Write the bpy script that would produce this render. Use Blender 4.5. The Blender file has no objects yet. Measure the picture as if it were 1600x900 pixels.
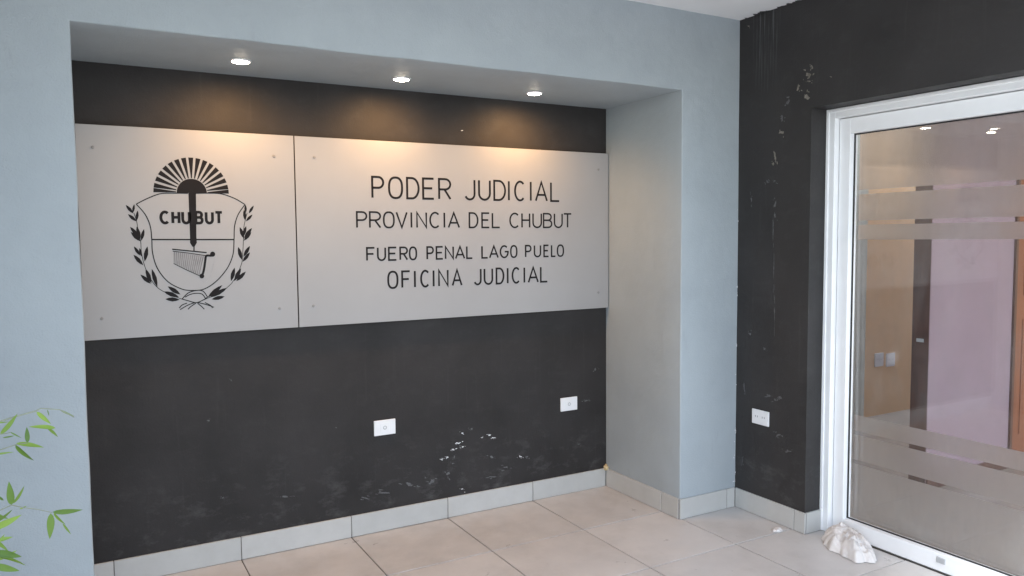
import bpy, bmesh, math, random
from mathutils import Vector, Matrix, noise

S = bpy.context.scene
COL = S.collection
random.seed(7)

# ------------------------------------------------------------------ camera
CAM = Vector((-2.7362, -3.7171, 1.5))
YAW, PITCH, ROLL, FPX = 0.51302, -0.06531, -0.00831, 1206.65
Fv = Vector((math.sin(YAW)*math.cos(PITCH), math.cos(YAW)*math.cos(PITCH), math.sin(PITCH)))
R0 = Vector((math.cos(YAW), -math.sin(YAW), 0.0))
U0 = R0.cross(Fv)
Rv = R0*math.cos(ROLL) + U0*math.sin(ROLL)
Uv = -R0*math.sin(ROLL) + U0*math.cos(ROLL)
cd = bpy.data.cameras.new('camera')
cam = bpy.data.objects.new('camera', cd)
COL.objects.link(cam)
cam.matrix_world = Matrix(((Rv.x, Uv.x, -Fv.x, CAM.x), (Rv.y, Uv.y, -Fv.y, CAM.y),
                           (Rv.z, Uv.z, -Fv.z, CAM.z), (0, 0, 0, 1)))
cd.sensor_width = 36.0
cd.lens = FPX*36.0/1600.0
cd.clip_start = 0.05
cd.clip_end = 2000.0
S.camera = cam

# ------------------------------------------------------------------ sky, sun, exposure
SUN_EL, SUN_AZ = math.radians(60), math.radians(203)      # azimuth clockwise from +Y: behind and left of the camera
w = bpy.data.worlds.new('World')
S.world = w
w.use_nodes = True
nt = w.node_tree
bg = nt.nodes['Background']
sky = nt.nodes.new('ShaderNodeTexSky')
sky.sky_type = 'NISHITA'
sky.sun_disc = False
sky.sun_elevation = SUN_EL
sky.sun_rotation = SUN_AZ
sky.dust_density = 1.0
sky.air_density = 1.0
sky.ozone_density = 1.0
hs = nt.nodes.new('ShaderNodeHueSaturation')
hs.inputs['Saturation'].default_value = 0.68              # hazy, overcast sky
nt.links.new(sky.outputs[0], hs.inputs['Color'])
nt.links.new(hs.outputs[0], bg.inputs[0])
bg.inputs[1].default_value = 0.15
sl = bpy.data.lights.new('sun', 'SUN')
sl.energy = 1.5
sl.angle = math.radians(14)
sl.color = (0.95, 0.98, 1.0)
sun = bpy.data.objects.new('sun', sl)
COL.objects.link(sun)
sd = Vector((math.sin(SUN_AZ)*math.cos(SUN_EL), math.cos(SUN_AZ)*math.cos(SUN_EL), math.sin(SUN_EL)))
sun.rotation_euler = sd.to_track_quat('Z', 'Y').to_euler()
S.view_settings.view_transform = 'Standard'
S.view_settings.look = 'None'
S.view_settings.gamma = 1.0
S.view_settings.use_curve_mapping = False
S.view_settings.exposure = 1.98
S.cycles.use_denoising = True
S.cycles.max_bounces = 10
S.cycles.diffuse_bounces = 6
S.cycles.transparent_max_bounces = 24
S.cycles.sample_clamp_indirect = 6.0

# ------------------------------------------------------------------ measured sizes (metres)
D, HN, HC, XR, HB, T, A, B = 0.654, 2.246, 2.647, 0.401, 0.1095, 0.5311, 0.5223, 0.5154
X0 = -2.7243
YE, XF, ZF = -1.1256, 0.513, 2.115
ZS0, ZS1 = 1.0817, 1.9838
YS = -0.030

def pix(u, v, ax, val):
    """Point of the surface {axis = val} that the photograph shows at (u, v)."""
    r = Fv + Rv*((u-800)/FPX) - Uv*((v-450)/FPX)
    k = (val - CAM[ax])/r[ax]
    return CAM + r*k

# ------------------------------------------------------------------ materials
def lin(c):
    return tuple((x/12.92 if x <= 0.04045 else ((x+0.055)/1.055)**2.4) for x in c)

def new_mat(name):
    m = bpy.data.materials.new(name)
    m.use_nodes = True
    n = m.node_tree
    return m, n, n.nodes['Principled BSDF']

def N(n, t, **kw):
    x = n.nodes.new(t)
    for k, v in kw.items():
        setattr(x, k, v)
    return x

def L(n, a, b):
    n.links.new(a, b)

def coords(n, scale=(1, 1, 1), obj=False):
    if obj:
        s = N(n, 'ShaderNodeTexCoord').outputs['Object']
    else:
        s = N(n, 'ShaderNodeNewGeometry').outputs['Position']
    mp = N(n, 'ShaderNodeMapping')
    mp.inputs['Scale'].default_value = scale
    L(n, s, mp.inputs['Vector'])
    return mp.outputs[0]

def nz(n, vec, scale, detail=4, rough=0.55):
    t = N(n, 'ShaderNodeTexNoise')
    t.inputs['Scale'].default_value = scale
    t.inputs['Detail'].default_value = detail
    t.inputs['Roughness'].default_value = rough
    L(n, vec, t.inputs['Vector'])
    return t.outputs['Fac']

def ramp(n, f, lo, hi, a=0.0, b=1.0):
    r = N(n, 'ShaderNodeMapRange')
    r.inputs['From Min'].default_value = lo
    r.inputs['From Max'].default_value = hi
    r.inputs['To Min'].default_value = a
    r.inputs['To Max'].default_value = b
    L(n, f, r.inputs['Value'])
    return r.outputs[0]

def mth(n, op, a, b):
    x = N(n, 'ShaderNodeMath', operation=op)
    for i, v in enumerate((a, b)):
        if isinstance(v, (int, float)):
            x.inputs[i].default_value = v
        else:
            L(n, v, x.inputs[i])
    x.use_clamp = False
    return x.outputs[0]

def mixc(n, f, a, b):
    x = N(n, 'ShaderNodeMix', data_type='RGBA')
    if isinstance(f, (int, float)):
        x.inputs[0].default_value = f
    else:
        L(n, f, x.inputs[0])
    for i, v in ((6, a), (7, b)):
        if isinstance(v, tuple):
            x.inputs[i].default_value = (*v, 1.0)
        else:
            L(n, v, x.inputs[i])
    return x.outputs[2]

def bump(n, bs, h, strength, dist):
    b = N(n, 'ShaderNodeBump')
    b.inputs['Strength'].default_value = strength
    b.inputs['Distance'].default_value = dist
    L(n, h, b.inputs['Height'])
    L(n, b.outputs[0], bs.inputs['Normal'])

def simple(name, c, rough=0.5, var=0.12, scale=8.0, bump_s=0.0, bump_d=0.002, bscale=60, metallic=0.0, spec=0.5, obj=False):
    m, n, bs = new_mat(name)
    v = coords(n, obj=obj)
    f = nz(n, v, scale, 5)
    c2 = tuple(x*(1-var) for x in c)
    c3 = tuple(min(1, x*(1+var)) for x in c)
    L(n, mixc(n, ramp(n, f, 0.3, 0.7), c2, c3), bs.inputs['Base Color'])
    bs.inputs['Roughness'].default_value = rough
    bs.inputs['Metallic'].default_value = metallic
    bs.inputs['Specular IOR Level'].default_value = spec
    if bump_s:
        bump(n, bs, nz(n, v, bscale, 4), bump_s, bump_d)
    return m

M = {}
# grey plaster paint: roller texture, faint blotches, thin rubbed marks
m, n, bs = new_mat('grey_wall_paint')
v = coords(n)
blot = nz(n, v, 2.2, 5, 0.6)
fine = nz(n, v, 170, 3, 0.5)
col = mixc(n, ramp(n, blot, 0.3, 0.7), (0.298, 0.336, 0.358), (0.346, 0.386, 0.406))
mk = nz(n, coords(n, (5, 5, 1.1)), 3.0, 6, 0.7)
col = mixc(n, ramp(n, mk, 0.62, 0.78, 0, 0.45), col, (0.25, 0.27, 0.29))
L(n, col, bs.inputs['Base Color'])
bs.inputs['Roughness'].default_value = 0.6
h = mth(n, 'ADD', mth(n, 'MULTIPLY', fine, 0.25), mth(n, 'MULTIPLY', nz(n, v, 9, 3), 1.0))
bump(n, bs, h, 0.6, 0.007)
M['grey'] = m

# charcoal paint with dusty scuffs and splashes near the skirting
def black_wall(name, drips):
    m, n, bs = new_mat(name)
    v = coords(n)
    col = mixc(n, ramp(n, nz(n, v, 3.0, 6, 0.65), 0.3, 0.72), (0.024, 0.0225, 0.0220), (0.039, 0.0365, 0.0360))
    sep = N(n, 'ShaderNodeSeparateXYZ')
    L(n, N(n, 'ShaderNodeNewGeometry').outputs['Position'], sep.inputs[0])
    low = ramp(n, sep.outputs['Z'], 0.12, 0.50, 1.0, 0.0)
    sc = ramp(n, nz(n, coords(n, (1, 1, 1.8)), 7.5, 8, 0.72), 0.52, 0.80, 0.0, 1.0)
    f = mth(n, 'MULTIPLY', sc, mth(n, 'ADD', mth(n, 'MULTIPLY', low, 0.20), 0.035))
    col = mixc(n, f, col, (0.30, 0.295, 0.29))
    st = ramp(n, nz(n, coords(n, (34, 34, 2.0)), 1.0, 4, 0.6), 0.60, 0.82, 0.0, 0.05)
    col = mixc(n, st, col, (0.22, 0.21, 0.20))
    if drips:   # white drips of ceiling paint that ran down beside the corner
        my = mth(n, 'MULTIPLY', ramp(n, sep.outputs['Y'], -0.84, -0.80, 0, 1), ramp(n, sep.outputs['Y'], -1.0, -0.90, 0, 1))
        my = mth(n, 'ADD', my, 0.0)
        mz = ramp(n, sep.outputs['Z'], 2.22, 2.60, 0.0, 1.0)
        win = mth(n, 'MULTIPLY', mth(n, 'MULTIPLY', ramp(n, sep.outputs['Y'], -0.93, -0.89, 0, 1), ramp(n, sep.outputs['Y'], -0.74, -0.79, 0, 1)), mz)
        dr = ramp(n, nz(n, coords(n, (90, 90, 3.2)), 1.0, 3, 0.6), 0.50, 0.75, 0.0, 0.30)
        col = mixc(n, mth(n, 'MULTIPLY', dr, win), col, (0.34, 0.35, 0.36))
    L(n, col, bs.inputs['Base Color'])
    L(n, ramp(n, nz(n, v, 12, 4), 0.3, 0.7, 0.52, 0.68), bs.inputs['Roughness'])
    bs.inputs['Specular IOR Level'].default_value = 0.34 if drips else 0.16
    h = mth(n, 'ADD', mth(n, 'MULTIPLY', nz(n, v, 120, 3), 0.3), nz(n, v, 11, 4))
    bump(n, bs, h, 0.4, 0.006)
    return m
M['black'] = black_wall('charcoal_niche_paint', False)
M['black_right'] = black_wall('charcoal_wall_paint', True)

M['ceiling'] = simple('ceiling_white_paint', (0.80, 0.80, 0.80), 0.75, 0.03, 4, 0.25, 0.003, 40)
M['tile'] = None
m, n, bs = new_mat('cream_floor_tile')
v = coords(n)
oi = N(n, 'ShaderNodeObjectInfo')
base = mixc(n, oi.outputs['Random'], (0.47, 0.455, 0.438), (0.54, 0.525, 0.507))
cl = nz(n, v, 6.5, 8, 0.62)
base = mixc(n, ramp(n, cl, 0.35, 0.72, 0, 0.55), base, (0.62, 0.59, 0.56))
dirt = ramp(n, nz(n, v, 2.3, 7, 0.7), 0.48, 0.74, 0, 0.55)
base = mixc(n, dirt, base, (0.355, 0.335, 0.312))
sp = ramp(n, nz(n, v, 55, 4, 0.6), 0.64, 0.78, 0, 0.30)
base = mixc(n, sp, base, (0.36, 0.33, 0.31))
L(n, base, bs.inputs['Base Color'])
L(n, ramp(n, nz(n, v, 5, 6, 0.65), 0.3, 0.7, 0.24, 0.58), bs.inputs['Roughness'])
bump(n, bs, nz(n, v, 30, 4), 0.08, 0.002)
M['tile'] = m
m, n, bs = new_mat('pale_skirting_tile')
v = coords(n)
oi = N(n, 'ShaderNodeObjectInfo')
base = mixc(n, oi.outputs['Random'], (0.43, 0.435, 0.42), (0.49, 0.487, 0.468))
base = mixc(n, ramp(n, nz(n, v, 9, 7, 0.65), 0.4, 0.75, 0, 0.5), base, (0.38, 0.375, 0.36))
L(n, base, bs.inputs['Base Color'])
bs.inputs['Roughness'].default_value = 0.38
M['skirt'] = m
M['grout'] = simple('dark_grout', (0.145, 0.132, 0.12), 0.9, 0.3, 20)
M['silver'] = simple('satin_grey_panel', (0.298, 0.300, 0.303), 0.36, 0.03, 2.5, 0.05, 0.0008, 200, 0.0, 0.5)
M['ink'] = simple('black_print', (0.010, 0.009, 0.010), 0.6, 0.1, 20, spec=0.15)
M['ink_grey'] = simple('grey_print', (0.17, 0.17, 0.175), 0.5, 0.2, 40)
M['ink_light'] = simple('light_grey_print', (0.30, 0.30, 0.31), 0.5, 0.1, 40)
M['steel'] = simple('dull_steel_cap', (0.22, 0.22, 0.22), 0.5, 0.1, 40)
M['white_pvc'] = simple('white_lacquered_frame', (0.84, 0.85, 0.855), 0.33, 0.035, 5, 0.05, 0.001, 25)
M['gasket'] = simple('black_rubber', (0.02, 0.02, 0.02), 0.7, 0.1, 30)
M['plate'] = simple('white_plastic', (0.74, 0.75, 0.76), 0.35, 0.02, 20)
M['plate_grey'] = simple('grey_plastic', (0.42, 0.43, 0.44), 0.4, 0.05, 20)
M['hole'] = simple('dark_slot', (0.03, 0.03, 0.03), 0.7, 0.05, 20)
M['chip'] = simple('bare_plaster', (0.17, 0.155, 0.13), 0.9, 0.35, 60, 0.4, 0.002, 120)
M['chip_white'] = simple('white_undercoat', (0.66, 0.66, 0.67), 0.8, 0.12, 60)
M['scuff'] = simple('dull_scuff', (0.095, 0.095, 0.098), 0.9, 0.35, 60)
M['foam'] = simple('yellowed_foam', (0.52, 0.42, 0.24), 0.8, 0.25, 60, 0.5, 0.004, 90)
M['rag'] = simple('dirty_white_cloth', (0.66, 0.635, 0.61), 0.9, 0.16, 11, 0.4, 0.003, 90)
M['crumb'] = simple('plaster_crumb', (0.66, 0.64, 0.62), 0.95, 0.2, 60, 0.6, 0.004, 90)
M['beige'] = simple('beige_with_lamp_warmth', (0.82, 0.56, 0.32), 0.7, 0.04, 3)  # warm indoor lamp light put into the beige as extra orange
M['lilac'] = simple('lilac_light_tint', (0.31, 0.225, 0.262), 0.6, 0.04, 3)  # pinkish indoor light on a white wall, put into the colour
M['cream_trim'] = simple('cream_door_casing', (0.55, 0.56, 0.47), 0.5, 0.04, 6)
M['int_white'] = simple('interior_ceiling_paint', (0.7, 0.68, 0.66), 0.8, 0.03, 4)
M['int_floor'] = simple('interior_floor_tile', (0.40, 0.36, 0.31), 0.35, 0.2, 5)

def wood(name, a, b):
    m, n, bs = new_mat(name)
    v = coords(n, (14, 14, 1.2))
    f = nz(n, v, 3.0, 6, 0.6)
    L(n, mixc(n, ramp(n, f, 0.3, 0.7), a, b), bs.inputs['Base Color'])
    bs.inputs['Roughness'].default_value = 0.4
    return m
M['brown_wood'] = wood('dark_brown_wood', (0.060, 0.022, 0.014), (0.105, 0.042, 0.028))
M['orange_wood'] = wood('orange_varnished_wood', (0.22, 0.068, 0.028), (0.29, 0.098, 0.042))

# window glass: clear pane, mirror share by Schlick's law on both faces
m, n, bs = new_mat('clear_glass')
out = n.nodes['Material Output']
n.nodes.remove(bs)
lw = N(n, 'ShaderNodeLayerWeight')
lw.inputs['Blend'].default_value = 0.5
p5 = mth(n, 'POWER', lw.outputs['Facing'], 5.0)
fr = mth(n, 'ADD', mth(n, 'MULTIPLY', p5, 0.95), 0.045)
tr = N(n, 'ShaderNodeBsdfTransparent')
tr.inputs[0].default_value = (0.985, 0.988, 0.985, 1)
gl = N(n, 'ShaderNodeBsdfGlossy')
gl.inputs['Roughness'].default_value = 0.0
mx = N(n, 'ShaderNodeMixShader')
L(n, fr, mx.inputs[0]); L(n, tr.outputs[0], mx.inputs[1]); L(n, gl.outputs[0], mx.inputs[2])
dv = N(n, 'ShaderNodeBsdfDiffuse'); dv.inputs[0].default_value = (0.6, 0.6, 0.6, 1)      # dust and wiped smears
sm_ = ramp(n, nz(n, coords(n, (3, 3, 1.2)), 3.0, 7, 0.7), 0.45, 0.80, 0.004, 0.045)
m3 = N(n, 'ShaderNodeMixShader')
L(n, sm_, m3.inputs[0]); L(n, mx.outputs[0], m3.inputs[1]); L(n, dv.outputs[0], m3.inputs[2])
L(n, m3.outputs[0], out.inputs[0])
M['glass'] = m
# frosted privacy film: rough refraction plus a white diffuse veil
m, n, bs = new_mat('frosted_film')
out = n.nodes['Material Output']
n.nodes.remove(bs)
rf = N(n, 'ShaderNodeBsdfRefraction')
rf.inputs['Roughness'].default_value = 0.55
rf.inputs['IOR'].default_value = 1.22
rf.inputs['Color'].default_value = (0.95, 0.94, 0.93, 1)
tl = N(n, 'ShaderNodeBsdfTranslucent'); tl.inputs[0].default_value = (0.62, 0.58, 0.55, 1)
df = N(n, 'ShaderNodeBsdfDiffuse'); df.inputs[0].default_value = (0.58, 0.54, 0.52, 1)
m1 = N(n, 'ShaderNodeMixShader'); m1.inputs[0].default_value = 0.5
L(n, tl.outputs[0], m1.inputs[1]); L(n, df.outputs[0], m1.inputs[2])
m2 = N(n, 'ShaderNodeMixShader'); m2.inputs[0].default_value = 0.26
L(n, rf.outputs[0], m2.inputs[1]); L(n, m1.outputs[0], m2.inputs[2])
L(n, m2.outputs[0], out.inputs[0])
M['film'] = m

m, n, bs = new_mat('lit_lamp_lens')
bs.inputs['Base Color'].default_value = (1, 1, 1, 1)
bs.inputs['Emission Color'].default_value = (1.0, 0.86, 0.66, 1)
bs.inputs['Emission Strength'].default_value = 30.0
M['lens'] = m

m, n, bs = new_mat('bamboo_leaf')
oi = N(n, 'ShaderNodeObjectInfo')
v = coords(n, (1, 1, 1), obj=True)
c = mixc(n, oi.outputs['Random'], (0.055, 0.125, 0.014), (0.24, 0.36, 0.055))
c = mixc(n, ramp(n, nz(n, coords(n, (2, 30, 1), obj=True), 2.0, 4), 0.35, 0.7, 0, 0.4), c, (0.14, 0.27, 0.05))
L(n, c, bs.inputs['Base Color'])
bs.inputs['Roughness'].default_value = 0.45
tl = N(n, 'ShaderNodeBsdfTranslucent')
L(n, mixc(n, 0.5, c, (0.28, 0.42, 0.05)), tl.inputs[0])
ms = N(n, 'ShaderNodeMixShader'); ms.inputs[0].default_value = 0.3
L(n, bs.outputs[0], ms.inputs[1]); L(n, tl.outputs[0], ms.inputs[2])
L(n, ms.outputs[0], n.nodes['Material Output'].inputs[0])
M['leaf'] = m
M['cane'] = simple('green_cane', (0.16, 0.19, 0.06), 0.45, 0.25, 20)
M['twig'] = simple('grey_twig', (0.20, 0.22, 0.16), 0.6, 0.2, 20)
M['soil'] = simple('garden_soil', (0.075, 0.055, 0.04), 0.95, 0.4, 14, 0.8, 0.02, 18)
M['concrete'] = simple('concrete_kerb', (0.38, 0.37, 0.35), 0.85, 0.15, 12, 0.4, 0.004, 60)
m, n, bs = new_mat('pale_concrete_forecourt')
v = coords(n)
c = mixc(n, ramp(n, nz(n, v, 0.35, 8, 0.65), 0.42, 0.60), (0.50, 0.49, 0.47), (0.36, 0.36, 0.33))
c = mixc(n, ramp(n, nz(n, v, 18, 6, 0.7), 0.35, 0.7, 0, 0.6), c, (0.40, 0.39, 0.37))
L(n, c, bs.inputs['Base Color'])
bs.inputs['Roughness'].default_value = 0.95
bump(n, bs, nz(n, v, 25, 5), 0.7, 0.02)
M['ground'] = m

# ------------------------------------------------------------------ builders
def obj(name, bm, mat, parent=None, smooth=False, loc=None):
    me = bpy.data.meshes.new(name)
    bm.normal_update()
    bm.to_mesh(me)
    bm.free()
    if mat is not None:
        me.materials.append(mat)
    if smooth:
        for p in me.polygons:
            p.use_smooth = True
    o = bpy.data.objects.new(name, me)
    COL.objects.link(o)
    if parent is not None:
        o.parent = parent
    if loc is not None:
        o.location = loc
    return o

def thing(name, label, cat, group=None):
    o = bpy.data.objects.new(name, None)
    o.empty_display_size = 0.1
    COL.objects.link(o)
    o['label'] = label
    o['category'] = cat
    if group:
        o['group'] = group
    return o

def tag(o, label, cat, group=None):
    o['label'] = label
    o['category'] = cat
    if group:
        o['group'] = group
    return o

def struct(o):
    o['kind'] = 'structure'
    return o

def box(bm, x0, x1, y0, y1, z0, z1, bevel=0.0, seg=2):
    r = bmesh.ops.create_cube(bm, size=1.0)
    vs = r['verts']
    for vt in vs:
        vt.co = Vector((x0 + (vt.co.x+0.5)*(x1-x0), y0 + (vt.co.y+0.5)*(y1-y0), z0 + (vt.co.z+0.5)*(z1-z0)))
    if bevel:
        es = list({e for vt in vs for e in vt.link_edges})
        bmesh.ops.bevel(bm, geom=es, offset=bevel, segments=seg, affect='EDGES', profile=0.5)

def boxo(name, dims, mat, parent=None, bevel=0.0, seg=2):
    bm = bmesh.new()
    a = dims
    box(bm, min(a[0], a[1]), max(a[0], a[1]), min(a[2], a[3]), max(a[2], a[3]), min(a[4], a[5]), max(a[4], a[5]), bevel, seg)
    return obj(name, bm, mat, parent)

def lathe(bm, prof, seg=32, axis='Z', c=(0, 0, 0)):
    rings = []
    for r, h in prof:
        ring = []
        for i in range(seg):
            a = 2*math.pi*i/seg
            if axis == 'Z':
                p = (c[0]+r*math.cos(a), c[1]+r*math.sin(a), c[2]+h)
            else:
                p = (c[0]+r*math.cos(a), c[1]+h, c[2]+r*math.sin(a))
            ring.append(bm.verts.new(p))
        rings.append(ring)
    for a, b in zip(rings, rings[1:]):
        for i in range(seg):
            j = (i+1) % seg
            bm.faces.new((a[i], a[j], b[j], b[i]))
    bm.faces.new(rings[0]); bm.faces.new(rings[-1])
    bmesh.ops.recalc_face_normals(bm, faces=bm.faces)

def tube(bm, pts, rads, seg=8):
    pts = [Vector(p) for p in pts]
    rings = []
    for i, p in enumerate(pts):
        t = (pts[min(i+1, len(pts)-1)] - pts[max(i-1, 0)]).normalized()
        s = t.cross(Vector((0.31, 0.2, 0.93))).normalized()
        u = t.cross(s)
        r = rads[i] if isinstance(rads, (list, tuple)) else rads
        rings.append([bm.verts.new(p + s*(r*math.cos(2*math.pi*k/seg)) + u*(r*math.sin(2*math.pi*k/seg))) for k in range(seg)])
    for a, b in zip(rings, rings[1:]):
        for k in range(seg):
            j = (k+1) % seg
            bm.faces.new((a[k], a[j], b[j], b[k]))
    bm.faces.new(rings[0]); bm.faces.new(rings[-1])
    bmesh.ops.recalc_face_normals(bm, faces=bm.faces)

def prism(bm, pts, n, th):
    """Flat piece: outline pts (Vectors, in a plane), thickness th along n."""
    n = Vector(n)
    a = [bm.verts.new(Vector(p)) for p in pts]
    b = [bm.verts.new(Vector(p) + n*th) for p in pts]
    k = len(pts)
    fs = [bm.faces.new(a), bm.faces.new(b)]
    for i in range(k):
        j = (i+1) % k
        fs.append(bm.faces.new((a[i], a[j], b[j], b[i])))
    bmesh.ops.recalc_face_normals(bm, faces=fs)

# ------------------------------------------------------------------ ground
bm = bmesh.new()
g = 600
vs = [bm.verts.new(p) for p in ((-g, -g, -0.12), (g, -g, -0.12), (g, g, -0.12), (-g, g, -0.12))]
bm.faces.new(vs)
struct(obj('ground', bm, M['ground']))

# porch floor: grout bed with single tiles on it
FX0, FX1, FY0, FY1 = -A-5*T, 0.54, 0.0, -B-8*T
fl = boxo('porch_floor', (FX0-0.004, FX1+0.02, FY1-0.004, FY0+0.05, -0.115, -0.0048), M['grout'])
struct(fl)
xs = [FX0 + k*T for k in range(8)]
ys = [0.0] + [-B-k*T for k in range(9)]
tile_mesh = {}
gp = 0.0030
for i in range(len(xs)-1):
    for j in range(len(ys)-1):
        xa, xb, ya, yb = xs[i]+gp, xs[i+1]-gp, ys[j+1]+gp, ys[j]-gp
        sx, sy = round(xb-xa, 4), round(yb-ya, 4)
        if (sx, sy) not in tile_mesh:
            bm = bmesh.new()
            box(bm, -sx/2, sx/2, -sy/2, sy/2, -0.010, 0.0, 0.0008, 1)
            o = obj('floor_tile', bm, M['tile'], fl)
            tile_mesh[(sx, sy)] = o.data
        else:
            o = bpy.data.objects.new('floor_tile', tile_mesh[(sx, sy)])
            COL.objects.link(o); o.parent = fl
        o.location = ((xa+xb)/2, (ya+yb)/2, random.uniform(-0.0007, 0.0006))
        o.rotation_euler = (random.uniform(-0.0012, 0.0012), random.uniform(-0.0012, 0.0012), 0)
struct(boxo('kerb', (FX0-0.13, FX0-0.006, FY1, -1.55, -0.14, 0.0), M['concrete'], None, 0.008))
bm = bmesh.new()
bmesh.ops.create_grid(bm, x_segments=20, y_segments=40, size=0.5)
for vt in bm.verts:
    vt.co = Vector((-3.82+vt.co.x*1.0, -2.35+vt.co.y*1.58, -0.04 + 0.03*noise.noise(Vector((vt.co.x*9, vt.co.y*20, 1)))))
struct(obj('soil_bed', bm, M['soil'], None, True))

# ------------------------------------------------------------------ ceiling of the porch
ce = struct(boxo('ceiling', (-4.7, XR+0.001, -3.3, -D+0.001, HC, HC+0.22), M['ceiling']))
bm = bmesh.new()     # ragged brush marks of black wall paint on the ceiling edge
random.seed(21)
for k in range(26):
    yy = -D-0.02-0.55*random.random()**0.8
    ww = random.uniform(0.006, 0.022); dd = random.uniform(0.004, 0.024)
    if -0.92 < yy < -0.76: dd *= 1.6
    pts = [Vector((XR, yy-ww, 0)), Vector((XR, yy+ww, 0)), Vector((XR-dd*0.7, yy+ww*0.7, 0)), Vector((XR-dd, yy+ww*0.1, 0)), Vector((XR-dd*0.5, yy-ww*0.6, 0))]
    prism(bm, [p+Vector((0, 0, HC-0.0003-0.00003*k)) for p in pts], (0, 0, -1), 0.0008)
o = obj('paint_smear', bm, M['black_right'], ce)

# ------------------------------------------------------------------ grey wall with the niche
gw = thing('niche_wall', 'blue-grey plastered wall with a wide recessed niche backed in charcoal', 'wall')
WL = -4.7
bm = bmesh.new()
Q = {}
def vtx(x, y, z):
    k = (round(x, 4), round(y, 4), round(z, 4))
    if k not in Q:
        Q[k] = bm.verts.new((x, y, z))
    return Q[k]
def grid_face(p0, du, dv, nu, nv):
    for i in range(nu):
        for j in range(nv):
            P = [Vector(p0)+Vector(du)*(a/nu)+Vector(dv)*(b/nv) for a, b in ((i, j), (i+1, j), (i+1, j+1), (i, j+1))]
            bm.faces.new([vtx(*p) for p in P])
ztop = HC+0.1
W0, WR = X0-WL, XR
grid_face((WL, -D, 0), (W0, 0, 0), (0, 0, HN), 10, 16)
grid_face((WL, -D, HN), (W0, 0, 0), (0, 0, ztop-HN), 10, 3)
grid_face((X0, -D, HN), (-X0, 0, 0), (0, 0, ztop-HN), 24, 3)
grid_face((0, -D, 0), (XR, 0, 0), (0, 0, HN), 3, 16)
grid_face((0, -D, HN), (XR, 0, 0), (0, 0, ztop-HN), 3, 3)
grid_face((X0, 0, HN), (-X0, 0, 0), (0, -D, 0), 24, 4)          # soffit
grid_face((0, 0, 0), (0, -D, 0), (0, 0, HN), 4, 16)             # right reveal
grid_face((X0, 0, 0), (0, -D, 0), (0, 0, HN), 4, 16)            # left reveal
bmesh.ops.recalc_face_normals(bm, faces=bm.faces)
es = []
for e in bm.edges:
    if len(e.link_faces) == 2 and e.calc_face_angle() > 1.0:
        a, b = e.verts[0].co, e.verts[1].co
        if abs(a.y+D) < 1e-4 and abs(b.y+D) < 1e-4:
            es.append(e)
bmesh.ops.bevel(bm, geom=es, offset=0.007, segments=3, affect='EDGES', profile=0.5)
for vt in bm.verts:      # hand-plastered: gentle waviness of a few millimetres
    c = vt.co
    k = noise.noise(Vector((c.x*1.7, c.y*2.3+5, c.z*1.9)))
    k2 = noise.noise(Vector((c.x*6.0, c.y*7.0+9, c.z*6.0)))
    if abs(c.y+D) < 0.03:
        vt.co.y += 0.0022*k + 0.0008*k2
    if -D+0.02 < c.y < -0.02 and abs(c.x) < 0.01:
        vt.co.x += 0.002*k
    if abs(c.y+D) < 0.02 and abs(c.z-HN) < 0.02:
        vt.co.z += 0.0036*k2 + 0.0020*k
    if abs(c.y+D) < 0.02 and (abs(c.x) < 0.02 or abs(c.x-X0) < 0.02):
        vt.co.x += 0.0030*k2
o = obj('wall_face', bm, M['grey'], gw, True)
o.data.set_sharp_from_angle(angle=math.radians(50))
boxo('niche_back', (X0-0.1, 0.1, 0.0, 0.2, -0.01, HN+0.1), M['black'], gw)

def skirting(parent, pieces, grout):
    """pieces: boxes; each is a tile of its own on a dark bed"""
    for d in pieces:
        boxo('skirting_tile', d, M['skirt'], parent, 0.0014, 1)
    for d in grout:
        boxo('skirting_grout', d, M['grout'], parent)
tk, g2 = 0.011, 0.0018
pcs, grt = [], []
jx = [0.0] + [-A-k*T for k in range(5)]
jx = [x for x in jx if x > X0] + [X0]
for a, b in zip(jx, jx[1:]):
    pcs.append((b+g2, a-g2-(tk if a == 0.0 else 0), -tk, -0.0005, 0.002, HB))
grt.append((X0, -0.003, -tk+0.003, -0.001, 0.0005, HB-0.002))
for a, b in ((-tk-0.001, -B), (-B, -D-0.0005)):
    pcs.append((-tk, -0.0005, b+g2, a-g2, 0.002, HB))
grt.append((-tk+0.003, -0.001, -D, -tk, 0.0005, HB-0.002))
jr = pix(1133.5, 791, 1, -D).x
for a, b in ((-tk+0.004, jr), (jr, XR-tk)):
    pcs.append((a+g2, b-g2, -D-tk, -D-0.0012, 0.002, HB))
grt.append((-0.004, XR-0.003, -D-tk+0.003, -D-0.0005, 0.0005, HB-0.002))
xl = X0
while xl > WL+0.1:
    pcs.append((max(xl-T, WL)+g2, xl-g2, -D-tk, -D-0.0012, 0.002, HB))
    xl -= T
skirting(gw, pcs, grt)

sp_ = thing('shading_pier', 'unseen blue-grey pier added on the bamboo side to shade the niche wall', 'wall')  # out of view; added to darken the left end of the wall
boxo('wall_face', (-3.52, -3.19, -1.52, -D+0.01, -0.11, HC+0.05), M['grey'], sp_, 0.006)

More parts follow.
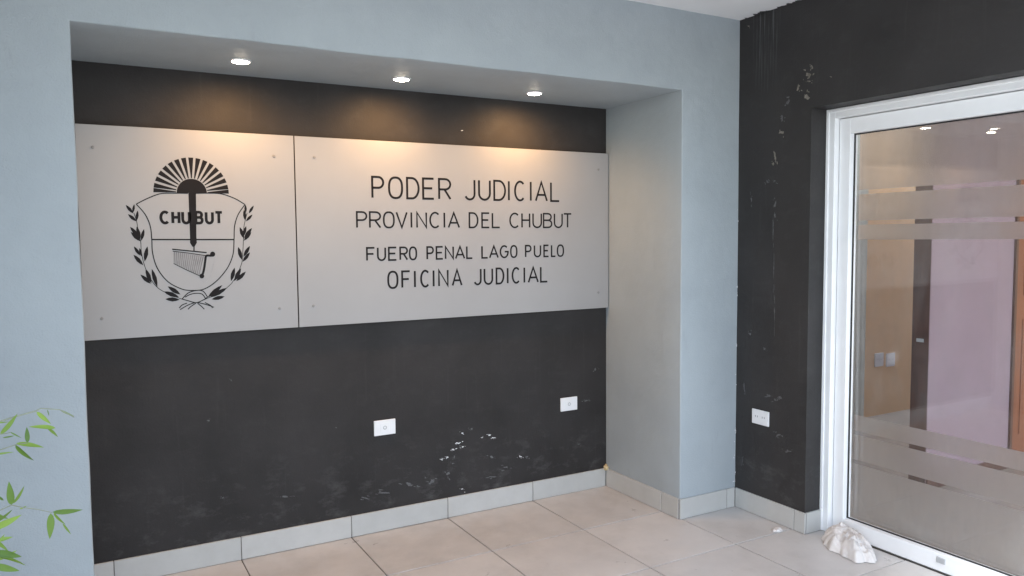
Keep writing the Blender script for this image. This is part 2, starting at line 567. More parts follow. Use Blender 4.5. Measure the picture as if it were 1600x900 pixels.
# ------------------------------------------------------------------ charcoal wall with the door opening
bw = thing('charcoal_wall', 'flaking charcoal painted wall around the white framed glass door', 'wall')
YD1 = -2.92         # far (camera-side) end of the door opening
bm = bmesh.new()
XB = XR+0.24
def slab(y0, y1, z0, z1):
    box(bm, XR, XB, y0, y1, z0, z1)
slab(YE, -D+0.02, -0.004, ZF)
obj('pier', bm, M['black_right'], bw)
bm = bmesh.new(); slab(-3.15, -D+0.02, ZF, HC+0.1)
obj('lintel', bm, M['black_right'], bw)
bm = bmesh.new(); slab(-3.15, YD1, -0.004, ZF)
obj('pier', bm, M['black_right'], bw)
jy = pix(1240, 828, 0, XR-tk).y
pcs = [(XR-tk, XR-0.0005, jy+g2, -D-tk-0.001, 0.002, HB-0.002), (XR-tk, XR-0.0005, YE-tk+g2, jy-g2, 0.002, HB-0.002),
       (XR-tk+0.014, XF-0.002, YE-tk, YE-0.0005, 0.002, HB-0.002)]
grt = [(XR-tk+0.003, XR-0.001, YE-0.006, -D-0.012, 0.0005, HB-0.004), (XR-tk+0.004, XF-0.003, YE-tk+0.003, YE-0.001, 0.0005, HB-0.004)]
yy = YD1
while yy > -3.1:
    pcs.append((XR-tk, XR-0.0005, max(yy-T, -3.15)+g2, yy-g2, 0.002, HB-0.002)); yy -= T
skirting(bw, pcs, grt)

def flake(bm, uv, su, sv, ax, val, nrm, seed, th=0.0006, k=13):
    """patch of broken paint: one ragged core and crumbs around it, where the photograph shows it on the wall"""
    rnd = random.Random(seed)
    for q in range(1 if max(su, sv) < 2.3 else 6):
        f = 0.85 if q == 0 else rnd.uniform(0.14, 0.42)
        cu = uv[0] + (0 if q == 0 else su*rnd.uniform(-1.25, 1.25))
        cv = uv[1] + (0 if q == 0 else sv*rnd.uniform(-1.25, 1.25))
        ph = rnd.uniform(0, 6)
        pts = []
        for i in range(k):
            a = 2*math.pi*i/k
            r = rnd.uniform(0.45, 1.0)*(0.75+0.3*math.sin(2*a+ph))*f
            pts.append(pix(cu+su*r*math.cos(a), cv+sv*r*math.sin(a), ax, val))
        prism(bm, pts, nrm, th + 0.00002*(seed % 9) + 0.00003*q)

# bare plaster patches on the charcoal wall
bm = bmesh.new()
for i, (u, v_, su, sv) in enumerate([(1260, 151, 6, 10), (1247, 137, 4, 8), (1263, 117, 7, 8), (1269, 105, 2.5, 5), (1264, 127, 5, 2.5),
                                     (1211, 244, 3.5, 9), (1208, 256, 2.5, 4), (1221, 207, 4.5, 6), (1298, 120, 2.2, 2.0), (1170, 41, 2.4, 2.2)]):
    flake(bm, (u, v_), su, sv, 0, XR, (-1, 0, 0), 100+i)
obj('peeled_patch', bm, M['chip'], bw)
bm = bmesh.new()
for i, (u, v_, su, sv) in enumerate([(1222, 186, 4, 7), (1231, 160, 5, 8), (1210, 283, 4, 3), (1199, 284, 3, 4), (1211, 320, 2.5, 9), (1211, 338, 3, 6),
                                     (1174, 312, 1.4, 9), (1208, 360, 1.0, 26), (1209, 420, 0.9, 30), (1210, 490, 0.8, 30), (1211, 625, 4, 3), (1200, 619, 9, 2.2),
                                     (1219, 621, 6, 3), (1163, 605, 1.6, 10), (1172, 522, 2, 5), (1195, 545, 2.4, 3), (1216, 680, 6, 5), (1160, 720, 2, 6), (1230, 705, 8, 3)]):
    flake(bm, (u, v_), su, sv, 0, XR, (-1, 0, 0), 140+i, 0.0003)
obj('scuff_mark', bm, M['scuff'], bw)
# white chips along the painted corner
bm = bmesh.new()
for i, v_ in enumerate([328, 345, 448, 461, 540, 585, 601, 672, 676, 690, 715, 738, 752]):
    flake(bm, (1156-(v_-30)*0.0135+random.uniform(-1.5, 1.2)+1.2, v_), random.uniform(0.8, 1.8), random.uniform(1.5, 4.0), 1, -D-0.0026, (0, -1, 0), 170+i, 0.0005)
obj('corner_chip', bm, M['chip_white'], gw)
# chips and scuffs low on the niche wall
bm = bmesh.new()
chips = [(722, 677, 3, 2), (716, 692.5, 6, 2.2), (723, 698, 4, 1.6), (708, 702.5, 3, 2.6), (713, 701, 2.2, 1.6), (699, 714.5, 3.2, 1.8), (690, 718, 3.2, 1.6),
         (765, 680, 3.2, 2.0), (771, 684, 4, 2.0), (753, 683.5, 2.8, 1.3), (813, 713.5, 4, 2.2), (722, 764, 3, 1.2), (722, 204, 2.2, 2.2), (726, 769, 2, 0.9)]
for i, (u, v_, su, sv) in enumerate(chips):
    flake(bm, (u, v_), su, sv, 1, 0.0, (0, -1, 0), 200+i, 0.0005)
obj('paint_chip', bm, M['chip_white'], gw)
bm = bmesh.new()
scf = [(737, 670, 4, 2), (768, 714, 6, 2.5), (790, 730, 7, 3), (710, 714, 2.5, 4), (708, 724, 3, 2), (823, 714, 4, 3), (785, 735, 5, 2), (916, 626, 6, 2.2), (930, 577, 5, 3), (904, 694, 3, 2),
       (640, 757, 12, 4), (675, 752, 9, 5), (600, 770, 14, 4), (570, 778, 10, 3), (525, 668, 2.2, 2), (326, 657, 2.5, 2.5), (361, 594, 2, 2.5), (348, 778, 3, 2), (445, 776, 12, 2), (770, 745, 9, 3), (700, 740, 4, 7)]
for i, (u, v_, su, sv) in enumerate(scf):
    flake(bm, (u, v_), su, sv, 1, 0.0, (0, -1, 0), 230+i, 0.0002, 17)
obj('scuff_mark', bm, M['scuff'], gw)

# ------------------------------------------------------------------ sign panels
PY0, PY1 = YS, YS+0.004
def ribbon(bm, pts, wdt, y, th=0.0009, closed=False):
    """constant-width stroke through (x, z) points on the panel face"""
    P = [Vector((p[0], p[1])) for p in pts]
    k = len(P)
    lft, rgt = [], []
    for i in range(k):
        if closed:
            a, b, c = P[i-1], P[i], P[(i+1) % k]
        else:
            a, b, c = P[max(i-1, 0)], P[i], P[min(i+1, k-1)]
        d1 = (b-a).normalized() if (b-a).length > 1e-9 else (c-b).normalized()
        d2 = (c-b).normalized() if (c-b).length > 1e-9 else d1
        n1 = Vector((-d1.y, d1.x)); n2 = Vector((-d2.y, d2.x))
        mm = (n1+n2)
        mm = mm.normalized() if mm.length > 1e-6 else n1
        s = wdt/2/max(0.45, mm.dot(n1))
        lft.append(b+mm*s); rgt.append(b-mm*s)
    fr_ = [[bm.verts.new((q.x, y-th, q.y)) for q in side] for side in (lft, rgt)]
    bk = [[bm.verts.new((q.x, y, q.y)) for q in side] for side in (lft, rgt)]
    rng = range(k if closed else k-1)
    fs = []
    for i in rng:
        j = (i+1) % k
        fs.append(bm.faces.new((fr_[0][i], fr_[0][j], fr_[1][j], fr_[1][i])))
        fs.append(bm.faces.new((fr_[0][i], fr_[0][j], bk[0][j], bk[0][i])))
        fs.append(bm.faces.new((fr_[1][i], fr_[1][j], bk[1][j], bk[1][i])))
    if not closed:
        for i in (0, k-1):
            fs.append(bm.faces.new((fr_[0][i], fr_[1][i], bk[1][i], bk[0][i])))
    bmesh.ops.recalc_face_normals(bm, faces=fs)

def arc(cx, cy, rx, ry, a0, a1, k=10):
    return [(cx+rx*math.cos(math.radians(a0+(a1-a0)*i/k)), cy+ry*math.sin(math.radians(a0+(a1-a0)*i/k))) for i in range(k+1)]
def oval(k=28, e=2.5):
    out_ = []
    for i in range(k):
        t = 2*math.pi*i/k
        cx, sy = math.cos(t), math.sin(t)
        out_.append((0.5+0.5*math.copysign(abs(cx)**(2/e), cx), 0.5+0.5*math.copysign(abs(sy)**(2/e), sy)))
    return out_
GL = {
 'P': [[(0, 0), (0, 1), (.5, 1)] + arc(.55, .74, .45, .26, 90, -90)[1:] + [(0, .48)]],
 'R': [[(0, 0), (0, 1), (.5, 1)] + arc(.55, .74, .45, .26, 90, -90)[1:] + [(0, .48)], [(.48, .48), (1, 0)]],
 'B': [[(0, .5), (0, 1), (.5, 1)] + arc(.55, .76, .38, .24, 90, -90)[1:] + [(0, .52)], [(0, .55), (0, 0), (.5, 0)] + arc(.58, .26, .42, .26, -90, 90)[1:] + [(0.02, .52)]],
 'D': [[(0, .5), (0, 1), (.4, 1)] + arc(.42, .5, .58, .5, 80, -80, 14) + [(.4, 0), (0, 0), (0, .52)]],
 'E': [[(1, 1), (0, 1), (0, 0), (1, 0)], [(0, .52), (.86, .52)]],
 'F': [[(1, 1), (0, 1), (0, 0)], [(0, .52), (.86, .52)]],
 'J': [[(1, 1), (1, .3)] + arc(.52, .28, .48, .28, 0, -155)[1:]],
 'U': [[(0, 1), (0, .34)] + arc(.5, .32, .5, .32, 180, 360)[1:] + [(1, 1)]],
 'I': [[(.5, 0), (.5, 1)]],
 'C': [arc(.53, .5, .53, .5, 48, 312, 22)],
 'G': [arc(.53, .5, .53, .5, 48, 360, 24) + [(.6, .5)]],
 'A': [[(0, 0), (.5, 1), (1, 0)], [(.17, .32), (.83, .32)]],
 'L': [[(0, 1), (0, 0), (1, 0)]],
 'V': [[(0, 1), (.5, 0), (1, 1)]],
 'N': [[(0, 0), (0, 1), (1, 0), (1, 1)]],
 'H': [[(0, 0), (0, 1)], [(1, 0), (1, 1)], [(0, .52), (1, .52)]],
 'T': [[(0, 1), (1, 1)], [(.5, 1), (.5, 0)]],
}
def letters(bm, items, z0, z1, wdt, y):
    """items: (letter, x0, x1)"""
    lv = 0
    for ch, xa, xb in items:
        h = wdt/2
        for s in GL[ch] if ch != 'O' else [oval()]:
            q = [(xa+h+(xb-xa-2*h)*a, z0+h+(z1-z0-2*h)*b) for a, b in s]
            if ch == 'I':
                q = [((xa+xb)/2, b) for a, b in q]
            ribbon(bm, q, wdt, y, 0.0009+0.00005*(lv % 5), closed=(ch == 'O'))
            lv += 1

def screw(parent, u, v_):
    p = pix(u, v_, 1, YS)
    bm = bmesh.new()
    lathe(bm, [(0.0062, -0.0005), (0.0066, -0.0030), (0.0056, -0.0042), (0.002, -0.0045)], 20, 'Y', (p.x, PY0+0.0003, p.z))
    o = obj('screw_cap', bm, M['steel'], parent, True)
    o.data.set_sharp_from_angle(angle=math.radians(40))
    bm = bmesh.new()
    lathe(bm, [(0.007, PY1-0.0002), (0.007, -0.0002)], 14, 'Y', (p.x, 0, p.z))
    obj('spacer', bm, M['steel'], parent, True)

def bez(pts, k=6):
    """smooth curve through points (Catmull-Rom)"""
    P = [Vector((a, b)) for a, b in pts]
    out_ = []
    for i in range(len(P)-1):
        p0, p1, p2, p3 = P[max(i-1, 0)], P[i], P[i+1], P[min(i+2, len(P)-1)]
        for j in range(k):
            t = j/k
            q = 0.5*((2*p1)+(p2-p0)*t+(2*p0-5*p1+4*p2-p3)*t*t+(3*p1-p0-3*p2+p3)*t**3)
            out_.append((q.x, q.y))
    out_.append((P[-1].x, P[-1].y))
    return out_

XG = -1.826
sg = thing('crest_sign_panel', 'grey sign panel on the niche wall printed with the Chubut coat of arms', 'sign')
boxo('panel', (X0+0.004, XG-0.0026, PY0, PY1, ZS0, ZS1), M['silver'], sg, 0.0008, 1)
for u, v_ in ((145, 230), (428, 244), (159, 498), (437, 482)):
    screw(sg, u, v_)
tg = thing('lettered_sign_panel', 'wide grey sign panel with four lines of black capital lettering', 'sign')
boxo('panel', (XG+0.0026, -0.006, PY0, PY1, ZS0, ZS1), M['silver'], tg, 0.0008, 1)
for u, v_ in ((491, 246), (935, 265), (935, 457), (490, 478)):
    screw(tg, u, v_)

def Z2(a, b):      # lettering close-up -> photograph
    return 520+a/4.0, 250+b/4.0
def line(word, spans, ztop_pt, zbot_pt, wdt):
    zt, zb = pix(*Z2(*ztop_pt), 1, YS).z, pix(*Z2(*zbot_pt), 1, YS).z
    vm = (ztop_pt[1]+zbot_pt[1])/2
    k = 0
    for wd in word.split():
        items = []
        for ch in wd:
            a, b = spans[k]
            k += 1
            if ch == 'I':
                a, b = a-6, a+6
            items.append((ch, pix(*Z2(a, vm), 1, YS).x, pix(*Z2(b, vm), 1, YS).x))
        bm = bmesh.new()
        letters(bm, items, zb, zt, wdt, PY0)
        obj('lettering', bm, M['ink'], tg)
line('PODER JUDICIAL', [(240, 322), (345, 439), (458, 542), (558, 636), (658, 740), (818, 891), (908, 987), (1003, 1082), (1100, 0), (1133, 1203), (1237, 0), (1263, 1343), (1358, 1419)],
     (243, 98), (243, 242), 0.0108)
line('PROVINCIA DEL CHUBUT', [(145, 216), (226, 302), (313, 387), (393, 468), (491, 0), (521, 589), (603, 672), (697, 0), (718, 794), (849, 910), (928, 982), (993, 1047), (1103, 1168), (1178, 1234), (1247, 1307), (1313, 1372), (1381, 1437), (1440, 1494)],
     (148, 319), (148, 428), 0.0088)
line('FUERO PENAL LAGO PUELO', [(208, 266), (276, 333), (345, 402), (416, 470), (475, 527), (585, 632), (643, 692), (700, 757), (763, 827), (833, 876), (928, 972), (976, 1037), (1043, 1097), (1108, 1154), (1201, 1242), (1256, 1302), (1316, 1352), (1363, 1395), (1400, 1445)],
     (210, 544), (210, 634), 0.0088)
line('OFICINA JUDICIAL', [(340, 410), (428, 487), (513, 0), (546, 607), (630, 0), (658, 724), (743, 810), (878, 930), (943, 1002), (1018, 1072), (1093, 0), (1118, 1172), (1197, 0), (1218, 1287), (1295, 1345)],
     (372, 692), (372, 806), 0.0100)

def Z1(a, b):      # crest close-up -> (x, z) on the panel
    p = pix(160+a/3.2143, 220+b/3.2143, 1, YS)
    return (p.x, p.z)
def poly_xz(bm, pts, th):
    prism(bm, [Vector((p[0], PY0, p[1])) for p in pts], (0, -1, 0), th)
# rayed sun
bm = bmesh.new()
c0 = Z1(446, 262); rx = (Z1(635, 262)[0]-Z1(256, 262)[0])/2; cx0 = (Z1(635, 262)[0]+Z1(256, 262)[0])/2
zb = (c0[1])
ri = rx*0.40
poly_xz(bm, [(cx0+ri*math.cos(math.pi*i/24), zb+ri*math.sin(math.pi*i/24)) for i in range(25)], 0.0009)
for k in range(17):
    a = math.pi*(k+0.0)/16
    if k in (0, 16):
        a = math.radians(3.0) if k == 0 else math.pi-math.radians(3.0)
    ha, hb = 0.058, 0.050
    pts = []
    for rr, hh in ((ri*1.04, 0.030), (rx, 0.066)):
        for s in ((-1, 1) if rr < rx else (1, -1)):
            an = a+s*hh
            pts.append((cx0+rr*math.cos(an), max(zb, zb+rr*math.sin(an))))
    poly_xz(bm, pts, 0.00085)
obj('sun_emblem', bm, M['ink'], sg)
# shield outline and divider
bm = bmesh.new()
left = bez([Z1(*p) for p in [(450, 752), (400, 745), (330, 708), (276, 640), (252, 562), (248, 495), (240, 428), (215, 370), (170, 318)]])
topl = bez([Z1(*p) for p in [(170, 318), (225, 290), (290, 266), (350, 263), (430, 264)]])
right = bez([Z1(*p) for p in [(450, 752), (510, 745), (572, 705), (627, 640), (656, 570), (661, 495), (664, 428), (682, 370), (716, 320)]])
topr = bez([Z1(*p) for p in [(716, 320), (665, 290), (600, 267), (540, 263), (470, 264)]])
for i, s in enumerate((left, topl, right, topr)):
    ribbon(bm, s, 0.0042, PY0, 0.0008+0.00004*i)
ribbon(bm, [Z1(248, 496), Z1(661, 496)], 0.0058, PY0, 0.00075)
obj('shield_outline', bm, M['ink'], sg)
# sceptre
bm = bmesh.new()
poly_xz(bm, [Z1(*p) for p in [(432, 262), (470, 262), (472, 480), (474, 512), (463, 532), (452, 532), (440, 512), (440, 480)]], 0.0011)
poly_xz(bm, [Z1(*p) for p in [(457, 530), (463, 530), (463, 553), (457, 553)]], 0.0010)
obj('sceptre', bm, M['ink'], sg)
bm = bmesh.new()
ribbon(bm, [Z1(424, 272), Z1(426, 470)], 0.0028, PY0, 0.0006)
ribbon(bm, [Z1(481, 272), Z1(484, 470)], 0.0028, PY0, 0.0006)
obj('sceptre_outline', bm, M['ink_light'], sg)
# CHUBUT
bm = bmesh.new()
zt, zb2 = Z1(290, 350)[1], Z1(290, 420)[1]
its = [(ch, Z1(a, 385)[0], Z1(b, 385)[0]) for ch, a, b in (('C', 286, 340), ('H', 346, 392), ('U', 396, 444), ('B', 462, 508), ('U', 514, 560), ('T', 561, 608))]
letters(bm, its, zb2, zt, 0.0120, PY0)
obj('lettering', bm, M['ink'], sg)
# comb-shaped instrument
def Z3(a, b):
    p = pix(250+a/11.25, 370+b/11.25, 1, YS)
    return (p.x, p.z)
bm = bmesh.new()
k = 15
for i in range(k):
    t0, t1 = i/k, (i+0.68)/k
    def tp(t): return (240+545*t, 262+78*t)
    def bt(t): return (240+460*t, 470+220*t)
    poly_xz(bm, [Z3(*tp(t0)), Z3(*tp(t1)), Z3(*bt(t1)), Z3(*bt(t0))], 0.0007)
obj('instrument_pipes', bm, M['ink_grey'], sg)
bm = bmesh.new()
ribbon(bm, [Z3(215, 218), Z3(500, 246), Z3(820, 278)], 0.0052, PY0, 0.0010)
ribbon(bm, [Z3(225, 252), Z3(500, 286), Z3(800, 330)], 0.0034, PY0, 0.0009)
ribbon(bm, [Z3(240, 470), Z3(470, 585), Z3(705, 690)], 0.0028, PY0, 0.00095)
ribbon(bm, bez([Z3(*p) for p in [(955, 295), (905, 330), (815, 335), (795, 420), (775, 560), (752, 650), (725, 705)]]), 0.0095, PY0, 0.0011)
for cx_, cy_, r_ in ((925, 305, 45), (735, 690, 42)):
    poly_xz(bm, [Z3(cx_+r_*math.cos(2*math.pi*i/14), cy_+r_*math.sin(2*math.pi*i/14)) for i in range(14)], 0.00118)
obj('instrument_bow', bm, M['ink'], sg)
bm = bmesh.new()
ribbon(bm, bez([Z3(*p) for p in [(870, 240), (960, 250), (1010, 280), (950, 460), (905, 640), (860, 740), (800, 795), (710, 775)]]), 0.0026, PY0, 0.0006)
obj('instrument_outline', bm, M['ink_light'], sg)
# laurel branches: leaves and stems
LF = [((155, 365), (117, 322)), ((153, 362), (160, 318)), ((172, 405), (128, 368)), ((172, 402), (177, 350)), ((182, 482), (139, 432)), ((192, 505), (142, 458)),
      ((190, 497), (172, 430)), ((195, 502), (209, 443)), ((190, 577), (158, 530)), ((205, 625), (156, 572)), ((197, 582), (186, 538)), ((212, 607), (226, 530)),
      ((243, 718), (191, 672)), ((246, 715), (217, 643)), ((276, 735), (248, 643)), ((392, 772), (328, 731)), ((385, 785), (308, 757)), ((388, 798), (316, 795)),
      ((735, 365), (760, 325)), ((720, 362), (718, 320)), ((720, 405), (754, 370)), ((718, 402), (711, 346)), ((712, 488), (751, 438)), ((710, 502), (748, 458)),
      ((711, 492), (690, 433)), ((706, 482), (722, 428)), ((708, 582), (741, 528)), ((704, 608), (741, 560)), ((700, 598), (682, 533)), ((672, 705), (720, 657)),
      ((662, 705), (696, 640)), ((646, 705), (664, 637)), ((528, 787), (602, 725)), ((540, 787), (627, 738)), ((548, 796), (614, 782))]
bm = bmesh.new()
for i, (a, b) in enumerate(LF):
    a, b = Vector(a), Vector(b)
    d = b-a
    nn = Vector((-d.y, d.x)).normalized()*max(5.8, min(11.0, d.length*0.145))
    pts = [a, a+d*0.25+nn*0.7, a+d*0.5+nn, a+d*0.78+nn*0.65, b, a+d*0.78-nn*0.65, a+d*0.5-nn, a+d*0.25-nn*0.7]
    poly_xz(bm, [Z1(p.x, p.y) for p in pts], 0.0008+0.00003*(i % 6))
obj('laurel_leaves', bm, M['ink'], sg)
bm = bmesh.new()
st = [[(158, 362), (172, 405), (178, 440), (192, 505), (196, 560), (212, 628), (240, 690), (278, 738), (330, 768), (400, 795), (465, 812)],
      [(727, 362), (716, 405), (710, 440), (708, 500), (705, 560), (698, 620), (660, 700), (620, 742), (575, 770), (530, 790), (480, 812)],
      [(400, 795), (430, 765), (470, 752), (505, 755), (528, 785)], [(415, 785), (440, 772), (470, 766), (500, 770), (520, 795)],
      [(466, 812), (430, 825), (390, 848)], [(470, 815), (445, 832), (430, 846)], [(478, 812), (520, 822), (560, 836)], [(478, 816), (498, 832), (512, 846)],
      [(425, 815), (400, 825), (386, 840)], [(515, 812), (545, 828), (552, 840)], [(400, 795), (430, 803), (470, 813), (505, 800), (528, 785)]]
for i, s in enumerate(st):
    ribbon(bm, bez([Z1(*p) for p in s]), 0.0026 if i < 2 else 0.0040, PY0, 0.00065+0.00003*i)
obj('laurel_stems', bm, M['ink'], sg)

# ------------------------------------------------------------------ downlights
for (u, v_), lab in zip(((376, 95), (627, 123), (835, 145)),
                        ('lit round downlight in the niche soffit above the coat of arms panel',
                         'lit round downlight in the soffit above the words PODER JUDICIAL, middle of three',
                         'lit round downlight in the soffit nearest the door side of the niche')):
    p = pix(u, v_, 2, HN)
    d = thing('downlight', lab, 'light', 'downlights in the niche soffit')
    d.location = (p.x, p.y, HN)
    bm = bmesh.new()
    rings = [(0.034, -0.0005), (0.034, -0.004), (0.036, -0.006), (0.041, -0.005), (0.043, -0.0005)]
    lathe(bm, rings, 36)
    bmesh.ops.delete(bm, geom=[f for f in bm.faces if len(f.verts) > 8], context='FACES')
    obj('trim_ring', bm, M['plate'], d, True)
    bm = bmesh.new()
    lathe(bm, [(0.0338, -0.001), (0.033, -0.006), (0.024, -0.0090), (0.012, -0.0100), (0.003, -0.0102)], 28)
    obj('lens', bm, M['lens'], d, True)
    ld = bpy.data.lights.new('downlight_lamp', 'SPOT')
    ld.energy = 6.0
    ld.color = (1.0, 0.50, 0.15)
    ld.spot_size = math.radians(160)
    ld.spot_blend = 0.85
    ld.shadow_soft_size = 0.03
    lo = bpy.data.objects.new('downlight_lamp', ld)
    COL.objects.link(lo)
    lo.parent = d
    lo.location = (0, 0, -0.022)
    lo.rotation_euler = (math.radians(13), 0, 0)      # swivelled towards the wall

# ------------------------------------------------------------------ wall outlets
def outlet(name, lab, cx, cy, cz, face, kind, wd=0.115, ht=0.078, group='white wall outlets'):
    """face: '-Y' or '-X'"""
    t = thing(name, lab, 'outlet', group)
    t.location = (cx, cy, cz)
    if face == '-X':
        t.rotation_euler = (0, 0, -math.pi/2)
    boxo('cover_plate', (-wd/2, wd/2, -0.009, -0.0004, -ht/2, ht/2), M['plate'], t, 0.003, 3)
    if kind == 'tv':
        bm = bmesh.new()
        lathe(bm, [(0.010, -0.0092), (0.010, -0.0105), (0.006, -0.0105), (0.0055, -0.0098)], 20, 'Y')
        obj('coaxial_socket', bm, M['plate_grey'], t, True)
        boxo('module', (-0.024, 0.024, -0.0099, -0.0088, -0.024, 0.024), M['plate'], t, 0.0005, 1)
    else:
        for s in (-1, 1):
            md = boxo('module', (s*0.0235-0.0215, s*0.0235+0.0215, -0.0102, -0.0088, -0.0225, 0.0225), M['plate'], t, 0.0006, 1)
            for q in (-1, 1):
                boxo('slot', (s*0.0235+q*0.007-0.0012, s*0.0235+q*0.007+0.0012, -0.0106, -0.0100, -0.002, 0.008), M['hole'], md)
    return t
a = [pix(*p, 1, 0.0) for p in ((584, 669), (617, 666))]
outlet('wall_outlet', 'white socket plate low on the charcoal niche wall, left of the chipped paint', (a[0].x+a[1].x)/2, 0, 0.5375, '-Y', 'tv')
a = [pix(*p, 1, 0.0) for p in ((875, 632.5), (901, 629))]
outlet('wall_outlet', 'white socket plate on the niche wall close to its right-hand reveal', (a[0].x+a[1].x)/2, 0, 0.530, '-Y', 'tv')
a = [pix(*p, 0, XR) for p in ((1176, 649), (1203, 655))]
outlet('wall_outlet', 'white double socket plate on the charcoal pier beside the door frame', XR, (a[0].y+a[1].y)/2, 0.535, '-X', 'double')

# ------------------------------------------------------------------ glass door
dr = thing('glass_door', 'white framed glass door with bands of frosted film', 'door')
W1, W2, W3 = 0.048, 0.061, 0.078
Y1 = YD1
bx = dict(bevel=0.003, seg=2)
# outer frame
boxo('frame_jamb', (XF, XF+0.11, YE-W1, YE-0.0005, 0.001, ZF-0.001), M['white_pvc'], dr, **bx)
boxo('frame_jamb', (XF, XF+0.11, Y1+0.0005, Y1+W1, 0.001, ZF-0.001), M['white_pvc'], dr, **bx)
boxo('frame_head', (XF+0.0012, XF+0.109, Y1+W1-0.002, YE-W1+0.002, ZF-W1, ZF-0.001), M['white_pvc'], dr, **bx)
boxo('frame_bead', (XF-0.006, XF+0.002, YE-0.017, YE-0.001, 0.002, ZF-0.002), M['white_pvc'], dr, 0.0025, 2)
boxo('frame_bead', (XF-0.0065, XF+0.002, Y1+0.02, YE-0.018, ZF-0.018, ZF-0.0025), M['white_pvc'], dr, 0.0025, 2)
# sash
SX0, SX1 = XF+0.030, XF+0.088
ya, yb = YE-W1-0.004, Y1+W1+0.004
zt_, zb_ = ZF-W1-0.004, 0.006
gya, gyb, gzt, gzb = ya-W2, yb+W2, zt_-W3+0.003, 0.086
boxo('stile', (SX0, SX1, gya, ya, zb_, zt_), M['white_pvc'], dr, **bx)
boxo('stile', (SX0, SX1, yb, gyb, zb_, zt_), M['white_pvc'], dr, **bx)
boxo('top_rail', (SX0+0.0012, SX1-0.0012, gyb-0.003, gya+0.003, gzt, zt_), M['white_pvc'], dr, **bx)
br = boxo('bottom_rail', (SX0+0.0012, SX1-0.0012, gyb-0.003, gya+0.003, zb_, gzb), M['white_pvc'], dr, **bx)
p = pix(1470, 876, 0, SX0)
boxo('drain_cover', (SX0-0.003, SX0+0.003, p.y-0.020, p.y+0.020, p.z-0.013, p.z+0.013), M['plate_grey'], dr, 0.002, 1)
gx = SX0+0.040
for nm, d_ in (('gasket', (gx-0.012, gx-0.004, gya-0.005, gya+0.0005, gzb, gzt)), ('gasket', (gx-0.012, gx-0.004, gyb, gyb+0.005, gzb, gzt)),
               ('gasket', (gx-0.012, gx-0.004, gyb+0.005, gya-0.005, gzt-0.006, gzt+0.0005)), ('gasket', (gx-0.012, gx-0.004, gyb+0.005, gya-0.005, gzb-0.0005, gzb+0.005))):
    boxo(nm, d_, M['gasket'], dr)
gw_, gh_ = (gya-gyb)/2+0.004, (gzt-gzb)/2+0.004
gc = Vector((gx, (gya+gyb)/2, (gzt+gzb)/2))
for off, rz, ry in ((0.0, -0.012, -0.0035), (0.017, -0.0132, -0.0085)):
    bm = bmesh.new()
    box(bm, -0.002, 0.002, -gw_, gw_, -gh_, gh_)
    o = obj('pane', bm, M['glass'], dr, loc=(gc.x+off, gc.y, gc.z))
    o.rotation_euler = (0, ry, rz)
fxx = gx+0.036
LT = 0.021
edges = [(1.707+LT/2, gzt+0.004), (1.558+LT/2, 1.707-LT/2), (1.476, 1.558-LT/2), (0.513+LT/2, 0.603), (0.366+LT/2, 0.513-LT/2), (gzb-0.004, 0.366-LT/2)]
for a, b in edges:
    boxo('frosted_film', (fxx, fxx+0.0015, gyb-0.004, gya+0.004, a, b), M['film'], dr)

# ------------------------------------------------------------------ room behind the door
IH = 2.62
struct(boxo('interior_floor', (FX1+0.025, 5.2, -4.6, 0.9, -0.11, -0.001), M['int_floor']))
ic = struct(boxo('interior_ceiling', (XB+0.001, 5.2, -3.9, -0.93, IH, IH+0.1), M['int_white']))
boxo('ceiling_strip', (XB+0.001, 1.9, -0.9295, 0.9, IH, IH+0.1), M['int_white'], ic)
boxo('sun_block_wall', (1.7, 5.2, -1.03, -0.931, IH+0.101, IH+1.95), M['int_white'], ic)     # unseen; added to keep direct sun off the corridor below the roof gap
nwl = thing('corridor_wall', 'beige corridor wall seen through the left part of the glass door', 'wall')
BY = 0.322
boxo('wall_face', (XB+0.001, 5.2, BY, BY+0.15, -0.005, IH+0.1), M['beige'], nwl)
pa, pb = pix(1333, 600, 1, BY).x, pix(1347, 600, 1, BY).x
boxo('casing', (pa-0.03, pb, BY-0.022, BY-0.0005, 0.0, 2.35), M['cream_trim'], nwl, 0.003)
for u in (1372.5, 1390.5):
    q = pix(u, 562, 1, BY)
    outlet('wall_outlet', 'small square socket plate on the beige corridor wall seen through the glass, ' + ('left of two' if u < 1380 else 'right of two'),
           q.x, BY, q.z, '-Y', 'double', 0.112, 0.112, 'socket plates on the corridor wall')
PYF = -1.03
px0, px1 = 1.545, pix(1577.5, 600, 1, PYF).x
pw = thing('partition_wall', 'partition wall, its pinkish light painted in as lilac, seen through the middle of the glass door', 'wall')
boxo('wall_face', (px0+0.005, px1, PYF, PYF+0.10, -0.003, IH+0.1), M['lilac'], pw)
boxo('door_lining', (px0, px0+0.0045, PYF+0.001, PYF+0.105, 0.0, IH), M['brown_wood'], pw, 0.002)
boxo('strike_plate', (px0-0.0012, px0+0.0002, PYF+0.03, PYF+0.075, 0.87, 0.89), M['plate_grey'], pw)
boxo('skirting_board', (px0+0.006, px1-0.001, PYF-0.012, PYF-0.0005, 0.0, 0.075), M['brown_wood'], pw, 0.002)
od = thing('wooden_door', 'orange varnished wooden door at the right edge behind the glass', 'door')
boxo('door_frame', (px1+0.001, px1+0.028, PYF-0.014, PYF+0.10, 0.0, 2.1), M['brown_wood'], od, 0.002)
boxo('door_frame', (px1+0.87, px1+0.91, PYF-0.014, PYF+0.10, 0.0, 2.1), M['brown_wood'], od, 0.002)
boxo('door_frame', (px1+0.001, px1+0.91, PYF-0.0135, PYF+0.10, 2.101, 2.15), M['brown_wood'], od, 0.002)
